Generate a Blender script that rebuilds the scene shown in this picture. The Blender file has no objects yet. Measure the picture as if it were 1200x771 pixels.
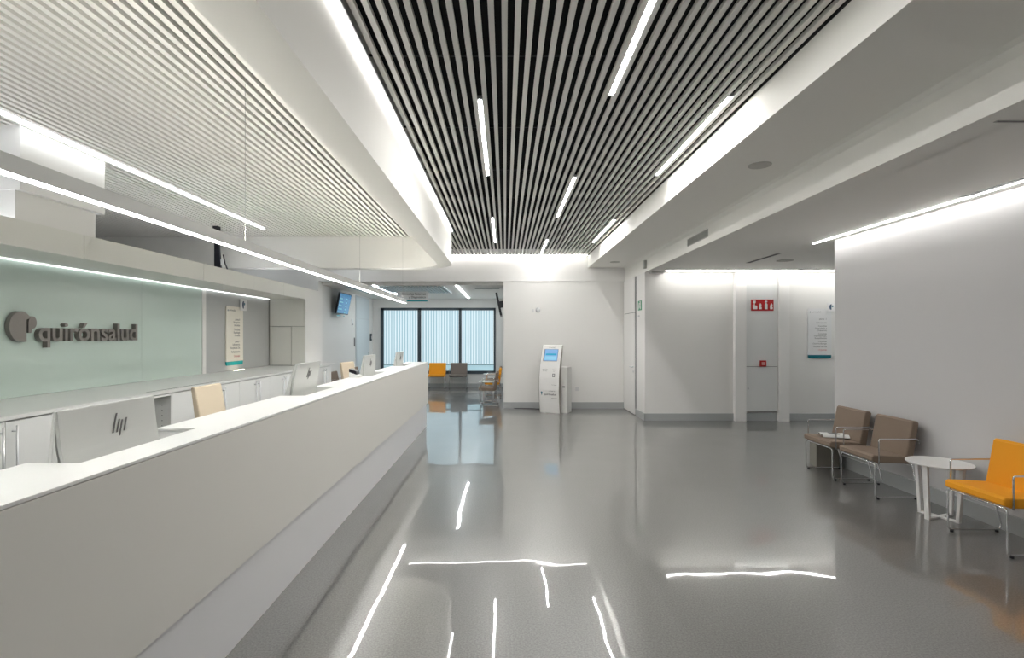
import bpy, bmesh, math, random
from mathutils import Matrix, Vector
random.seed(4)
C = bpy.context.scene.collection
PI = math.pi
WM = {}

# ------------------------------------------------------------------ materials
def mat(name, col, rough=0.5, metal=0.0, coat=0.0, coat_rough=0.05, spec=0.5, emit=None, strength=0.0, noise=0.0):
    m = bpy.data.materials.new(name); m.use_nodes = True
    nt = m.node_tree; b = nt.nodes['Principled BSDF']
    b.inputs['Base Color'].default_value = (*col, 1)
    b.inputs['Roughness'].default_value = rough
    b.inputs['Metallic'].default_value = metal
    b.inputs['Specular IOR Level'].default_value = spec
    b.inputs['Coat Weight'].default_value = coat
    b.inputs['Coat Roughness'].default_value = coat_rough
    if emit:
        b.inputs['Emission Color'].default_value = (*emit, 1)
        b.inputs['Emission Strength'].default_value = strength
    if noise:
        tc = nt.nodes.new('ShaderNodeTexCoord'); n = nt.nodes.new('ShaderNodeTexNoise')
        n.inputs['Scale'].default_value = 60; n.inputs['Detail'].default_value = 4
        nt.links.new(tc.outputs['Object'], n.inputs['Vector'])
        bp = nt.nodes.new('ShaderNodeBump'); bp.inputs['Strength'].default_value = noise
        bp.inputs['Distance'].default_value = 0.002
        nt.links.new(n.outputs['Fac'], bp.inputs['Height']); nt.links.new(bp.outputs['Normal'], b.inputs['Normal'])
    return m

def fabric(name, col):
    m = mat(name, col, 0.75)
    nt = m.node_tree; b = nt.nodes['Principled BSDF']
    tc = nt.nodes.new('ShaderNodeTexCoord'); n = nt.nodes.new('ShaderNodeTexNoise')
    n.inputs['Scale'].default_value = 350; n.inputs['Detail'].default_value = 2
    nt.links.new(tc.outputs['Object'], n.inputs['Vector'])
    mx = nt.nodes.new('ShaderNodeMix'); mx.data_type = 'RGBA'
    mx.inputs[6].default_value = (*[c * 0.88 for c in col], 1); mx.inputs[7].default_value = (*[min(1, c * 1.1) for c in col], 1)
    nt.links.new(n.outputs['Fac'], mx.inputs[0]); nt.links.new(mx.outputs[2], b.inputs['Base Color'])
    bp = nt.nodes.new('ShaderNodeBump'); bp.inputs['Strength'].default_value = 0.25; bp.inputs['Distance'].default_value = 0.001
    nt.links.new(n.outputs['Fac'], bp.inputs['Height']); nt.links.new(bp.outputs['Normal'], b.inputs['Normal'])
    return m

def floor_mat():
    m = bpy.data.materials.new('polished_terrazzo'); m.use_nodes = True
    nt = m.node_tree; N = nt.nodes; L = nt.links; b = N['Principled BSDF']
    geo = N.new('ShaderNodeNewGeometry')
    sp = N.new('ShaderNodeTexNoise'); sp.inputs['Scale'].default_value = 95; sp.inputs['Detail'].default_value = 3; sp.inputs['Roughness'].default_value = 0.75
    L.new(geo.outputs['Position'], sp.inputs['Vector'])
    r1 = N.new('ShaderNodeValToRGB'); r1.color_ramp.elements[0].position = 0.33; r1.color_ramp.elements[1].position = 0.68
    r1.color_ramp.elements[0].color = (0.055, 0.054, 0.051, 1); r1.color_ramp.elements[1].color = (0.185, 0.180, 0.171, 1)
    L.new(sp.outputs['Fac'], r1.inputs['Fac'])
    # soft cloudiness of the polished slab
    cl = N.new('ShaderNodeTexNoise'); cl.inputs['Scale'].default_value = 1.3; cl.inputs['Detail'].default_value = 5
    L.new(geo.outputs['Position'], cl.inputs['Vector'])
    r2 = N.new('ShaderNodeMapRange'); r2.inputs[3].default_value = 0.88; r2.inputs[4].default_value = 1.10
    L.new(cl.outputs['Fac'], r2.inputs[0])
    mul = N.new('ShaderNodeMix'); mul.data_type = 'RGBA'; mul.blend_type = 'MULTIPLY'; mul.inputs[0].default_value = 1
    L.new(r1.outputs['Color'], mul.inputs[6]); L.new(r2.outputs[0], mul.inputs[7])
    # 40 cm tile joints
    sep = N.new('ShaderNodeSeparateXYZ'); L.new(geo.outputs['Position'], sep.inputs[0])
    js = []
    for ax, off in ((0, 0.025), (1, 2.944)):
        a = N.new('ShaderNodeMath'); a.operation = 'SUBTRACT'; a.inputs[1].default_value = off - 40.0
        L.new(sep.outputs[ax], a.inputs[0])
        d = N.new('ShaderNodeMath'); d.operation = 'DIVIDE'; d.inputs[1].default_value = 0.4; L.new(a.outputs[0], d.inputs[0])
        f = N.new('ShaderNodeMath'); f.operation = 'FRACT'; L.new(d.outputs[0], f.inputs[0])
        c = N.new('ShaderNodeMath'); c.operation = 'LESS_THAN'; c.inputs[1].default_value = 0.009; L.new(f.outputs[0], c.inputs[0])
        js.append(c)
    mx = N.new('ShaderNodeMath'); mx.operation = 'MAXIMUM'; L.new(js[0].outputs[0], mx.inputs[0]); L.new(js[1].outputs[0], mx.inputs[1])
    sc = N.new('ShaderNodeMath'); sc.operation = 'MULTIPLY'; sc.inputs[1].default_value = 0.32; L.new(mx.outputs[0], sc.inputs[0])
    jm = N.new('ShaderNodeMix'); jm.data_type = 'RGBA'; jm.inputs[7].default_value = (0.08, 0.08, 0.075, 1)
    L.new(sc.outputs[0], jm.inputs[0]); L.new(mul.outputs[2], jm.inputs[6])
    L.new(jm.outputs[2], b.inputs['Base Color'])
    b.inputs['Roughness'].default_value = 0.30
    b.inputs['Specular IOR Level'].default_value = 1.0
    b.inputs['IOR'].default_value = 1.6
    b.inputs['Coat Weight'].default_value = 1.0
    b.inputs['Coat Roughness'].default_value = 0.022
    b.inputs['Coat IOR'].default_value = 1.6
    wv = N.new('ShaderNodeTexNoise'); wv.inputs['Scale'].default_value = 1.6; wv.inputs['Detail'].default_value = 1.5
    L.new(geo.outputs['Position'], wv.inputs['Vector'])
    bp = N.new('ShaderNodeBump'); bp.inputs['Strength'].default_value = 0.21; bp.inputs['Distance'].default_value = 0.015
    L.new(wv.outputs['Fac'], bp.inputs['Height']); L.new(bp.outputs['Normal'], b.inputs['Coat Normal'])
    return m

def pane_mat():
    m = bpy.data.materials.new('striped_frosted_pane'); m.use_nodes = True
    nt = m.node_tree; N = nt.nodes; L = nt.links; b = N['Principled BSDF']
    geo = N.new('ShaderNodeNewGeometry'); sep = N.new('ShaderNodeSeparateXYZ'); L.new(geo.outputs['Position'], sep.inputs[0])
    cx = N.new('ShaderNodeCombineXYZ'); L.new(sep.outputs[0], cx.inputs[0])
    w = N.new('ShaderNodeTexWave'); w.inputs['Scale'].default_value = 3.7; w.inputs['Distortion'].default_value = 0
    L.new(cx.outputs[0], w.inputs['Vector'])
    n = N.new('ShaderNodeTexNoise'); n.inputs['Scale'].default_value = 14; n.inputs['Detail'].default_value = 3; L.new(cx.outputs[0], n.inputs['Vector'])
    a = N.new('ShaderNodeMath'); a.operation = 'MULTIPLY_ADD'; a.inputs[1].default_value = 0.9; L.new(n.outputs['Fac'], a.inputs[0]); L.new(w.outputs['Fac'], a.inputs[2])
    r = N.new('ShaderNodeValToRGB'); e = r.color_ramp.elements
    e[0].position = 0.60; e[0].color = (0.22, 0.45, 0.57, 1); e[1].position = 1.12 if False else 1.0; e[1].color = (0.86, 0.97, 1.0, 1)
    x = e.new(0.82); x.color = (0.38, 0.62, 0.74, 1)
    L.new(a.outputs[0], r.inputs['Fac'])
    b.inputs['Base Color'].default_value = (0.25, 0.32, 0.35, 1); b.inputs['Roughness'].default_value = 0.12
    L.new(r.outputs['Color'], b.inputs['Emission Color']); b.inputs['Emission Strength'].default_value = 0.43
    return m

WHITE = mat('white_paint', (0.86, 0.85, 0.83), 0.55)
WALLP = mat('warm_white_wall', (0.81, 0.80, 0.775), 0.6, noise=0.05)
CEILP = mat('plaster_white', (0.86, 0.85, 0.81), 0.7)
GREYW = mat('soft_grey_wall', (0.68, 0.68, 0.68), 0.55)
BASEB = mat('grey_baseboard', (0.42, 0.435, 0.435), 0.3)
SLAT = mat('white_lacquer_slat', (0.82, 0.81, 0.77), 0.45)
PLENUM = mat('black_plenum', (0.008, 0.008, 0.009), 0.9)
COUNTER = mat('counter_front', (0.80, 0.785, 0.735), 0.35)
COUNTERTOP = mat('counter_solid_surface', (0.88, 0.88, 0.86), 0.28)
PLINTH = mat('counter_lower_panel', (0.80, 0.80, 0.81), 0.3)
CAB = mat('cabinet_lacquer', (0.76, 0.77, 0.76), 0.35)
CABW = mat('cabinet_warm_lacquer', (0.81, 0.81, 0.765), 0.35)
GLASSG = mat('back_painted_glass', (0.55, 0.66, 0.605), 0.22, coat=0.5, coat_rough=0.12)
TAUPE = mat('taupe_metal', (0.22, 0.20, 0.185), 0.4, metal=0.3)
DARK = mat('dark_gap', (0.03, 0.03, 0.035), 0.6)
BLACK = mat('black_plastic', (0.012, 0.013, 0.018), 0.35)
CHROME = mat('chrome', (0.72, 0.72, 0.73), 0.12, metal=1.0)
ALU = mat('brushed_aluminium', (0.62, 0.63, 0.64), 0.35, metal=0.7)
PROFILE = mat('pendant_profile', (0.55, 0.555, 0.54), 0.45)
SILVER = mat('silver_plastic', (0.72, 0.73, 0.71), 0.3, metal=0.1)
SHELL = mat('brushed_shell', (0.66, 0.67, 0.645), 0.34, metal=0.4)
BROWN = fabric('brown_upholstery', (0.235, 0.175, 0.13))
BROWN2 = fabric('taupe_brown_upholstery', (0.21, 0.175, 0.15))
ORANGE = fabric('orange_upholstery', (0.90, 0.37, 0.008))
BEIGE = fabric('beige_upholstery', (0.66, 0.56, 0.42))
SIGNW = mat('sign_white', (0.80, 0.80, 0.80), 0.35)
SIGNC = mat('sign_cream', (0.84, 0.80, 0.71), 0.35)
TEAL = mat('teal', (0.0, 0.36, 0.37), 0.35)
TEALD = mat('dark_teal', (0.0, 0.16, 0.215), 0.35)
NAVY = mat('navy_print', (0.01, 0.06, 0.13), 0.5)
PRINT = mat('dark_print', (0.14, 0.135, 0.135), 0.6)
PRINTR = mat('red_print', (0.55, 0.10, 0.10), 0.6)
RED = mat('fire_red', (0.42, 0.012, 0.012), 0.35)
GREEN = mat('exit_green', (0.02, 0.30, 0.14), 0.4)
FRAMEM = mat('window_frame_grey', (0.055, 0.075, 0.09), 0.4)
DOORB = mat('pale_door_window_tint', (0.62, 0.68, 0.70), 0.3)  # bluish cast of the window light put into the door colour
BIN = mat('bin_olive_grey', (0.20, 0.19, 0.16), 0.5)
PAPER = mat('paper', (0.75, 0.76, 0.74), 0.6)
GRILLE = mat('grille_metal', (0.45, 0.45, 0.43), 0.5)
TABLEW = mat('table_white', (0.80, 0.79, 0.78), 0.3)
FLOORM = floor_mat(); PANE = pane_mat()
def led(name, s, col=(1.0, 0.985, 0.96)):
    return mat(name, (0.9, 0.9, 0.9), 0.5, emit=col, strength=s)
LED_C = led('led_slat_ceiling', 84)
LED_COVE = led('led_cove', 9)
LED_BEAM = led('led_beam', 9.5)
LED_WALL = led('led_wall_wash', 25)
LED_RIGHT = led('led_right_wall', 17)
LED_P = led('led_pendant', 20)
LED_UP = led('led_pendant_up', 18, (1.0, 0.965, 0.88))
LED_L = led('led_left_line', 6.5, (0.95, 0.98, 1.0))
LED_H = led('led_under_canopy', 2.0, (0.97, 0.99, 1.0))
LED_W = led('led_waiting', 20, (0.92, 0.97, 1.0))
LED_SPOT = led('led_warm_spot', 5, (1.0, 0.86, 0.62))

# ------------------------------------------------------------------ mesh builder
class MB:
    def __init__(s): s.bm = bmesh.new()
    def box(s, x0, x1, y0, y1, z0, z1, M=None):
        v = [s.bm.verts.new((x, y, z)) for x in (x0, x1) for y in (y0, y1) for z in (z0, z1)]
        for f in ((0,1,3,2),(4,6,7,5),(0,4,5,1),(2,3,7,6),(0,2,6,4),(1,5,7,3)): s.bm.faces.new([v[i] for i in f])
        if M:
            for q in v: q.co = M @ q.co
        return s
    def prism(s, pts, a0, a1, plane='xz', M=None, smooth=False):
        """pts = closed polygon in `plane`, extruded along the third axis from a0 to a1"""
        def P(p, a):
            return {'xz': (p[0], a, p[1]), 'xy': (p[0], p[1], a), 'yz': (a, p[0], p[1])}[plane]
        A = [s.bm.verts.new(P(p, a0)) for p in pts]; B = [s.bm.verts.new(P(p, a1)) for p in pts]
        n = len(pts)
        for i in range(n):
            f = s.bm.faces.new((A[i], A[(i+1) % n], B[(i+1) % n], B[i])); f.smooth = smooth
        s.bm.faces.new(A[::-1]); s.bm.faces.new(B)
        if M:
            for q in A + B: q.co = M @ q.co
        return s
    def strip(s, inner, outer, z0, z1):
        """ring-like band between two equally long polylines (xy), height z0..z1"""
        n = len(inner)
        R = [[s.bm.verts.new((p[0], p[1], z)) for p in pl] for pl in (inner, outer) for z in (z0, z1)]
        a, b, c, d = R
        for i in range(n-1):
            for q in ((a[i], a[i+1], b[i+1], b[i]), (c[i+1], c[i], d[i], d[i+1]), (a[i+1], a[i], c[i], c[i+1]), (b[i], b[i+1], d[i+1], d[i])):
                f = s.bm.faces.new(q)
        s.bm.faces.new((a[0], b[0], d[0], c[0])); s.bm.faces.new((a[-1], c[-1], d[-1], b[-1]))
        return s
    def tube(s, pts, r, n=10, bend=0.0):
        P = [Vector(p) for p in pts]
        if bend:
            Q = [P[0]]
            for i in range(1, len(P)-1):
                a, b, c = P[i-1], P[i], P[i+1]
                u = (a-b).normalized(); w = (c-b).normalized()
                k = min(bend, (a-b).length*0.45, (c-b).length*0.45)
                s0, s1 = b+u*k, b+w*k
                for t in range(6):
                    t /= 5; Q.append((1-t)**2*s0 + 2*t*(1-t)*b + t*t*s1)
            Q.append(P[-1]); P = Q
        rings = []; prev = None
        for i, p in enumerate(P):
            t = (P[min(i+1, len(P)-1)] - P[max(i-1, 0)]).normalized()
            if prev is None:
                up = Vector((0,0,1)) if abs(t.z) < 0.9 else Vector((1,0,0))
                u = t.cross(up).normalized()
            else:
                u = (prev - t*prev.dot(t)).normalized()
            prev = u; v = t.cross(u)
            rings.append([s.bm.verts.new(p + (u*math.cos(k*2*PI/n) + v*math.sin(k*2*PI/n))*r) for k in range(n)])
        for a, b in zip(rings, rings[1:]):
            for k in range(n):
                f = s.bm.faces.new((a[k], a[(k+1) % n], b[(k+1) % n], b[k])); f.smooth = True
        s.bm.faces.new(rings[0][::-1]); s.bm.faces.new(rings[-1])
        return s
    def lathe(s, prof, c=(0,0), n=48):
        rings = [[s.bm.verts.new((c[0]+r*math.cos(k*2*PI/n), c[1]+r*math.sin(k*2*PI/n), z)) for k in range(n)] for r, z in prof]
        for a, b in zip(rings, rings[1:]):
            for k in range(n):
                f = s.bm.faces.new((a[k], a[(k+1) % n], b[(k+1) % n], b[k]))
        s.bm.faces.new(rings[0][::-1]); s.bm.faces.new(rings[-1])
        return s
    def xf(s, M):
        for v in s.bm.verts: v.co = M @ v.co
        return s

def link(name, me, m, parent=None, bevel=0.0, seg=2):
    o = bpy.data.objects.new(name, me); C.objects.link(o)
    if m is not None:
        me.materials.clear(); me.materials.append(m)
    if parent is not None:
        o.parent = parent
        me.transform(WM[parent.name].inverted())
        WM[o.name] = WM[parent.name].copy()
    else:
        WM[o.name] = Matrix.Identity(4)
    if bevel:
        b = o.modifiers.new('bevel', 'BEVEL'); b.width = bevel; b.segments = seg; b.limit_method = 'ANGLE'; b.angle_limit = math.radians(50)
    return o
def build(mb, name, m, parent=None, bevel=0.0, seg=2):
    bmesh.ops.recalc_face_normals(mb.bm, faces=mb.bm.faces[:])
    me = bpy.data.meshes.new(name); mb.bm.to_mesh(me); mb.bm.free()
    return link(name, me, m, parent, bevel, seg)
def box(name, m, parent, x0, x1, y0, y1, z0, z1, bevel=0.0, M=None):
    return build(MB().box(x0, x1, y0, y1, z0, z1, M), name, m, parent, bevel)
def tag(o, label, cat, group=None, kind=None):
    o['label'] = label; o['category'] = cat
    if group: o['group'] = group
    if kind: o['kind'] = kind
    return o
def thing(name, label, cat, loc=(0,0,0), rz=0.0, group=None):
    o = bpy.data.objects.new(name, None); C.objects.link(o); o.empty_display_size = 0.1
    o.location = loc; o.rotation_euler = (0, 0, rz)
    WM[o.name] = Matrix.Translation(loc) @ Matrix.Rotation(rz, 4, 'Z')
    return tag(o, label, cat, group)
def struct(mb, name, m, label, cat, bevel=0.0):
    o = build(mb, name, m, None, bevel); return tag(o, label, cat, None, 'structure')
def sbox(name, m, label, cat, *d):
    return struct(MB().box(*d), name, m, label, cat)
def dup(root, loc, rz, label, group=None):
    r = root.copy(); C.objects.link(r); r.location = loc; r.rotation_euler = (0, 0, rz); r['label'] = label
    if group: r['group'] = group
    for ch in list(root.children):
        c = ch.copy(); C.objects.link(c); c.parent = r
        for g in list(ch.children):
            d = g.copy(); C.objects.link(d); d.parent = c
    return r

FACE = {'-y': Matrix.Rotation(PI/2, 4, 'X'),
        '+x': Matrix.Rotation(PI/2, 4, 'Z') @ Matrix.Rotation(PI/2, 4, 'X'),
        '-x': Matrix.Rotation(-PI/2, 4, 'Z') @ Matrix.Rotation(PI/2, 4, 'X')}
def text_mesh(s, size=1.0, extrude=0.0, align='LEFT', offset=0.0, res=3, spacing=1.0):
    cu = bpy.data.curves.new('lettering', 'FONT'); cu.body = s; cu.size = size; cu.extrude = extrude
    cu.align_x = align; cu.offset = offset; cu.resolution_u = res; cu.space_character = spacing
    o = bpy.data.objects.new('lettering_source', cu); C.objects.link(o)
    bpy.context.view_layer.update()
    me = bpy.data.meshes.new_from_object(o.evaluated_get(bpy.context.evaluated_depsgraph_get()))
    bpy.data.objects.remove(o); bpy.data.curves.remove(cu)
    return me
def text(s, m, parent, pos, face, height, align='LEFT', extrude=0.0006, offset=0.0, name='lettering', width=None, MM=None):
    """lettering whose em size is `height`, at world pos, on a surface facing `face`"""
    me = text_mesh(s, height, extrude, align, offset)
    if width:
        xs = [v.co.x for v in me.vertices]; k = width/(max(xs)-min(xs)); me.transform(Matrix.Diagonal((k, 1, 1, 1)))
    me.transform(Matrix.Translation(pos) @ (MM if MM else FACE[face]))
    return link(name, me, m, parent)
def rrect(x0, x1, y0, y1, r, corners=(1,1,1,1), n=6):
    """rounded rectangle: corners = bl, br, tr, tl"""
    out = []
    for (cx, cy, a0, on) in ((x0, y0, PI, corners[0]), (x1, y0, 1.5*PI, corners[1]), (x1, y1, 0, corners[2]), (x0, y1, 0.5*PI, corners[3])):
        if not on: out.append((cx, cy)); continue
        ox = cx + (r if cx == x0 else -r); oy = cy + (r if cy == y0 else -r)
        for k in range(n+1):
            a = a0 + k*PI/2/n; out.append((ox + r*math.cos(a), oy + r*math.sin(a)))
    return out

# ------------------------------------------------------------------ SETTING
ZS = 3.47          # underside of slats
YB = 12.03         # back wall
sbox('floor', FLOORM, 'polished grey terrazzo floor tiles', 'floor', -8, 8, -3, 17.2, -0.1, 0)

# slatted ceilings
def slats(x0, x1, y0, y1, skip=(), pitch=0.0765, w=0.042, h=0.03):
    mb = MB(); x = x0; n = 0
    while x + w <= x1:
        segs = [(y0, y1)]
        for (sx0, sx1, a, b) in skip:
            if x + w > sx0 and x < sx1:
                new = []
                for (p, q) in segs:
                    if b <= p or a >= q: new.append((p, q))
                    else:
                        if a > p: new.append((p, a))
                        if b < q: new.append((b, q))
                segs = new
        for (p, q) in segs:
            mb.box(x, x+w, p, q, ZS, ZS+h)
        x += pitch; n += 1
    return mb
struct(slats(-0.862, 1.86, -3, YB, w=0.034), 'ceiling', SLAT, 'black-backed slatted ceiling with thin pale slats over the hall', 'ceiling')
def arc_y(x):   # inside-of-outer-arc limit for slats past the rounded bulkhead corner
    d = 0.85**2 - (x + 1.78)**2
    return 9.15 + (math.sqrt(d) if d > 0 else 0) if x > -1.78 else 10.0
mb = MB(); x = -0.862 - 0.0765
while x > -4.2:
    mb.box(x, x+0.034, max(arc_y(x), arc_y(x+0.034)) + 0.01, YB, ZS, ZS+0.03); x -= 0.0765
struct(mb, 'ceiling', SLAT, 'slatted ceiling behind the rounded bulkhead', 'ceiling')
LX = -4.11
mb = slats(-7.95, -1.19, -3, 9.74, w=0.040, skip=((LX-0.03, LX+0.03, -2.5, 9.05),))
struct(mb, 'ceiling', mat('white_slat_left', (0.80, 0.79, 0.75), 0.5), 'white slatted ceiling over the reception area', 'ceiling')
# thin cross carriers above the slats
mb = MB()
y = -2.5
while y < 12: mb.box(-7.9, 1.84, y, y+0.012, ZS+0.032, ZS+0.045); y += 1.2
struct(mb, 'ceiling', mat('carrier_black', (0.03, 0.03, 0.033), 0.5), 'dark carrier rails above the slats', 'ceiling')
sbox('ceiling', PLENUM, 'black plenum above the slats', 'ceiling', -8, 2.0, -3, 12.3, 3.62, 3.7)
sbox('ceiling', mat('grey_backing', (0.19, 0.188, 0.18), 0.8), 'grey backing above the white slats', 'ceiling', -7.98, -1.2, -2.98, 9.73, 3.56, 3.6)

# bulkhead ring beam
def arc(r, n=16): return [(-1.78 + r*math.cos(a), 9.15 + r*math.sin(a)) for a in [k*PI/2/n for k in range(n+1)]]
outer = [(-0.93, -3)] + arc(0.85) + [(-8, 10.0)]
inner = [(-1.18, -3)] + arc(0.60) + [(-8, 9.75)]
o = struct(MB().strip(inner, outer, 2.90, 3.62), 'ceiling', CEILP, 'white dropped bulkhead with a rounded far corner', 'ceiling')
# cove lip carrying the strip at the top of its hall side is the light itself (below)

# right soffit + stepped cove
prof = [(1.88, 3.2), (2.66, 3.2), (2.70, 3.185), (2.72, 3.13), (2.72, 2.89), (2.95, 2.89), (2.95, 3.7), (1.88, 3.7)]
struct(MB().prism(prof, -3, YB+0.02, 'xz'), 'ceiling', CEILP, 'plain white soffit and side beam to the right of the slats', 'ceiling')
sbox('ceiling', CEILP, 'flat plaster ceiling over the right waiting strip', 'ceiling', 2.94, 8, -3, 10.5, 2.89, 3.0)
sbox('trim_3', PLENUM, 'black shadow gap between the slats and the right soffit', 'shadow gap', 1.868, 1.8795, -3, YB-0.02, ZS+0.0, 3.61)
# back beam / lintel
sbox('wall_back', WHITE, 'white beam above the back wall and opening', 'wall', -8, 2.9, YB, YB+0.25, 2.89, 3.7)
sbox('wall_back', WALLP, 'plain off-white wall behind the kiosk', 'wall', -0.04, 2.73, YB+0.02, YB+0.25, 0, 2.89)
sbox('wall_back', WHITE, 'white wall left of the opening to the waiting room', 'wall', -8, -4.25, YB, YB+0.25, 0, 2.89)
sbox('wall_right', WALLP, 'short white wall holding the far door', 'wall', 2.72, 2.95, 10.3, YB+0.25, 0, 2.89)
sbox('wall_far', WALLP, 'white wall of the right corridor under a wash light', 'wall', 2.95, 8, 10.3, 10.5, 0, 2.89)
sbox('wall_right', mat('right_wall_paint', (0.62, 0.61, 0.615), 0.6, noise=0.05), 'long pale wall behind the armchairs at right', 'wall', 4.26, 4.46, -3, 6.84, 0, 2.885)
sbox('wall_near', mat('near_wall_grey', (0.22, 0.22, 0.22), 0.6), 'wall behind the viewpoint', 'wall', -8, 8, -3.2, -3, 0, 3.7)
sbox('wall_side', WALLP, 'end wall of the right corridor', 'wall', 8, 8.2, -3, 10.5, 0, 3.7)
sbox('wall_outer', GREYW, 'outer wall behind the reception area', 'wall', -8.2, -8, -3, 12.3, 0, 3.7)
# left wall behind reception
sbox('wall_left', GREYW, 'partition wall behind the reception cabinets', 'wall', -4.4, -4.25, -3, 10.15, 0, 2.47)
mb = MB().box(-4.9, -4.2, 4.58, 5.55, 2.92, ZS+0.1).box(-4.88, -4.26, 4.60, 5.50, 0, 2.92)
struct(mb, 'wall_left', WHITE, 'white square column rising behind the canopy', 'column')
# waiting room
sbox('wall_left', WALLP, 'left wall of the far waiting room', 'wall', -4.45, -4.25, YB+0.24, 17.2, 0, 2.9)
sbox('wall_right', WALLP, 'right wall of the far waiting room', 'wall', -0.04, 0.16, YB+0.25, 17.2, 0, 2.9)
sbox('ceiling', CEILP, 'white ceiling of the far waiting room', 'ceiling', -4.45, 0.16, YB+0.25, 17.2, 2.83, 2.95)
mb = MB().box(-4.25, -4.0, 17, 17.2, 0, 2.9).box(-0.31, -0.04, 17, 17.2, 0, 2.9).box(-4.0, -0.31, 17, 17.2, 0, 0.43).box(-4.0, -0.31, 17, 17.2, 2.55, 2.9)
struct(mb, 'wall_far', WALLP, 'window wall of the far waiting room', 'wall')
mb = MB()
x = -3.75
while x < -1.45: mb.box(x, x+0.05, 12.5, 14.3, 2.80, 2.829); x += 0.09
struct(mb, 'ceiling', mat('bluish_slats', (0.55, 0.63, 0.66), 0.4), 'pale slatted inset in the waiting room ceiling', 'ceiling')

# baseboards
def bb(side, label, *d): sbox('baseboard_'+side, BASEB, label, 'baseboard', *d)
bb('back', 'grey baseboard behind the kiosk', -0.04, 2.72, YB+0.005, YB+0.03, 0, 0.14)
bb('far', 'grey baseboard of the right corridor wall, left stretch', 2.71, 4.44, 10.285, 10.31, 0, 0.14)
bb('far', 'grey baseboard of the right corridor wall, right stretch', 5.48, 8, 10.285, 10.31, 0, 0.14)
bb('far', 'dark recessed base under the fire cabinet', 4.65, 5.28, 10.26, 10.3, 0, 0.15)
bb('corner', 'grey baseboard beside the far door', 2.705, 2.725, 10.285, 10.98, 0, 0.14)
bb('right', 'grey baseboard behind the armchairs', 4.235, 4.262, -3, 6.865, 0, 0.145)
bb('right', 'grey baseboard at the wall end', 4.235, 4.46, 6.84, 6.865, 0, 0.145)
bb('window', 'grey baseboard under the window', -4.25, -0.04, 16.975, 17.0, 0, 0.12)
bb('left', 'grey baseboard of the waiting room left wall', -4.25, -4.225, YB+0.24, 17, 0, 0.12)

# pilasters and fire cabinet
sbox('trim_1', WHITE, 'white pilaster left of the fire cabinet', 'pilaster', 4.44, 4.65, 10.2, 10.31, 0, 2.885)
sbox('trim_2', WHITE, 'white pilaster right of the fire cabinet', 'pilaster', 5.28, 5.485, 10.2, 10.31, 0, 2.885)
fc = thing('fire_cabinet', 'tall white built-in cabinet panel between the two pilasters', 'cabinet', (4.965, 10.3, 0))
box('cabinet_body', DARK, fc, 4.652, 5.278, 10.25, 10.298, 0.196, 2.88)
box('upper_panel', CAB, fc, 4.658, 5.272, 10.23, 10.25, 1.06, 2.875, 0.002)
d = box('door', CAB, fc, 4.658, 5.272, 10.23, 10.25, 0.195, 1.052, 0.002)
build(MB().tube([(4.70, 10.222, 0.63), (4.70, 10.235, 0.63)], 0.018, 16), 'lock', ALU, d)

# ------------------------------------------------------------------ DOORS / WINDOW
d1 = thing('door_1', 'narrow white door with lever handle in the corner by the kiosk', 'door', (2.72, 11.5, 0)); d1['kind'] = 'structure'
DG = mat('door_lacquer', (0.82, 0.81, 0.79), 0.4)
box('seal', DARK, d1, 2.712, 2.721, 10.985, 12.03, 0, 2.888)
lf = box('door_leaf', DG, d1, 2.695, 2.712, 11.02, 12.02, 0.01, 2.135, 0.002)
box('transom_panel', DG, d1, 2.695, 2.712, 11.02, 12.02, 2.145, 2.885, 0.002)
h = MB().tube([(2.70, 11.12, 1.0), (2.65, 11.12, 1.0), (2.65, 11.27, 1.0)], 0.013, 10, 0.02)
build(h, 'handle', ALU, lf)
build(MB().tube([(2.70, 11.12, 0.90), (2.685, 11.12, 0.90)], 0.022, 14), 'lock', ALU, lf)
d2 = thing('door_2', 'pale door with bluish window light in its colour at the far left wall', 'door', (-4.25, 15.7, 0)); d2['kind'] = 'structure'
box('frame', mat('door_frame_pale', (0.60, 0.64, 0.65), 0.4), d2, -4.25, -4.235, 15.0, 16.5, 0, 2.80)
lf2 = box('door_leaf', DOORB, d2, -4.236, -4.222, 15.06, 16.42, 0.01, 2.14, 0.002)
box('transom_panel', DOORB, d2, -4.236, -4.222, 15.06, 16.42, 2.16, 2.76, 0.002)
box('handle', ALU, lf2, -4.20, -4.185, 16.22, 16.25, 0.85, 1.15)
box('bracket', ALU, lf2, -4.222, -4.20, 16.22, 16.25, 0.98, 1.01)

w1 = thing('window_1', 'wide three-pane frosted window with vertical pale stripes', 'window', (-2.15, 17, 0.43)); w1['kind'] = 'structure'
fr = MB()
for a, b in ((-4.0, -3.90), (-2.81, -2.70), (-1.49, -1.40), (-0.37, -0.31)): fr.box(a, b, 16.97, 17.06, 0.43, 2.55)
fr.box(-4.0, -0.31, 16.97, 17.06, 2.47, 2.55).box(-4.0, -0.31, 16.97, 17.06, 0.43, 0.53).box(-4.0, -0.31, 16.985, 17.05, 0.72, 0.75)
build(fr, 'window_frame', FRAMEM, w1)
for a, b in ((-3.9, -2.81), (-2.70, -1.49), (-1.40, -0.37)):
    box('pane', PANE, w1, a, b, 17.01, 17.03, 0.75, 2.47)
LOWP = mat('lower_frosted_pane', (0.3, 0.4, 0.42), 0.2, emit=(0.40, 0.62, 0.70), strength=0.42)
for a, b in ((-3.9, -2.81), (-2.70, -1.49), (-1.40, -0.37)):
    box('lower_pane', LOWP, w1, a, b, 17.01, 17.03, 0.53, 0.72)

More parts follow.
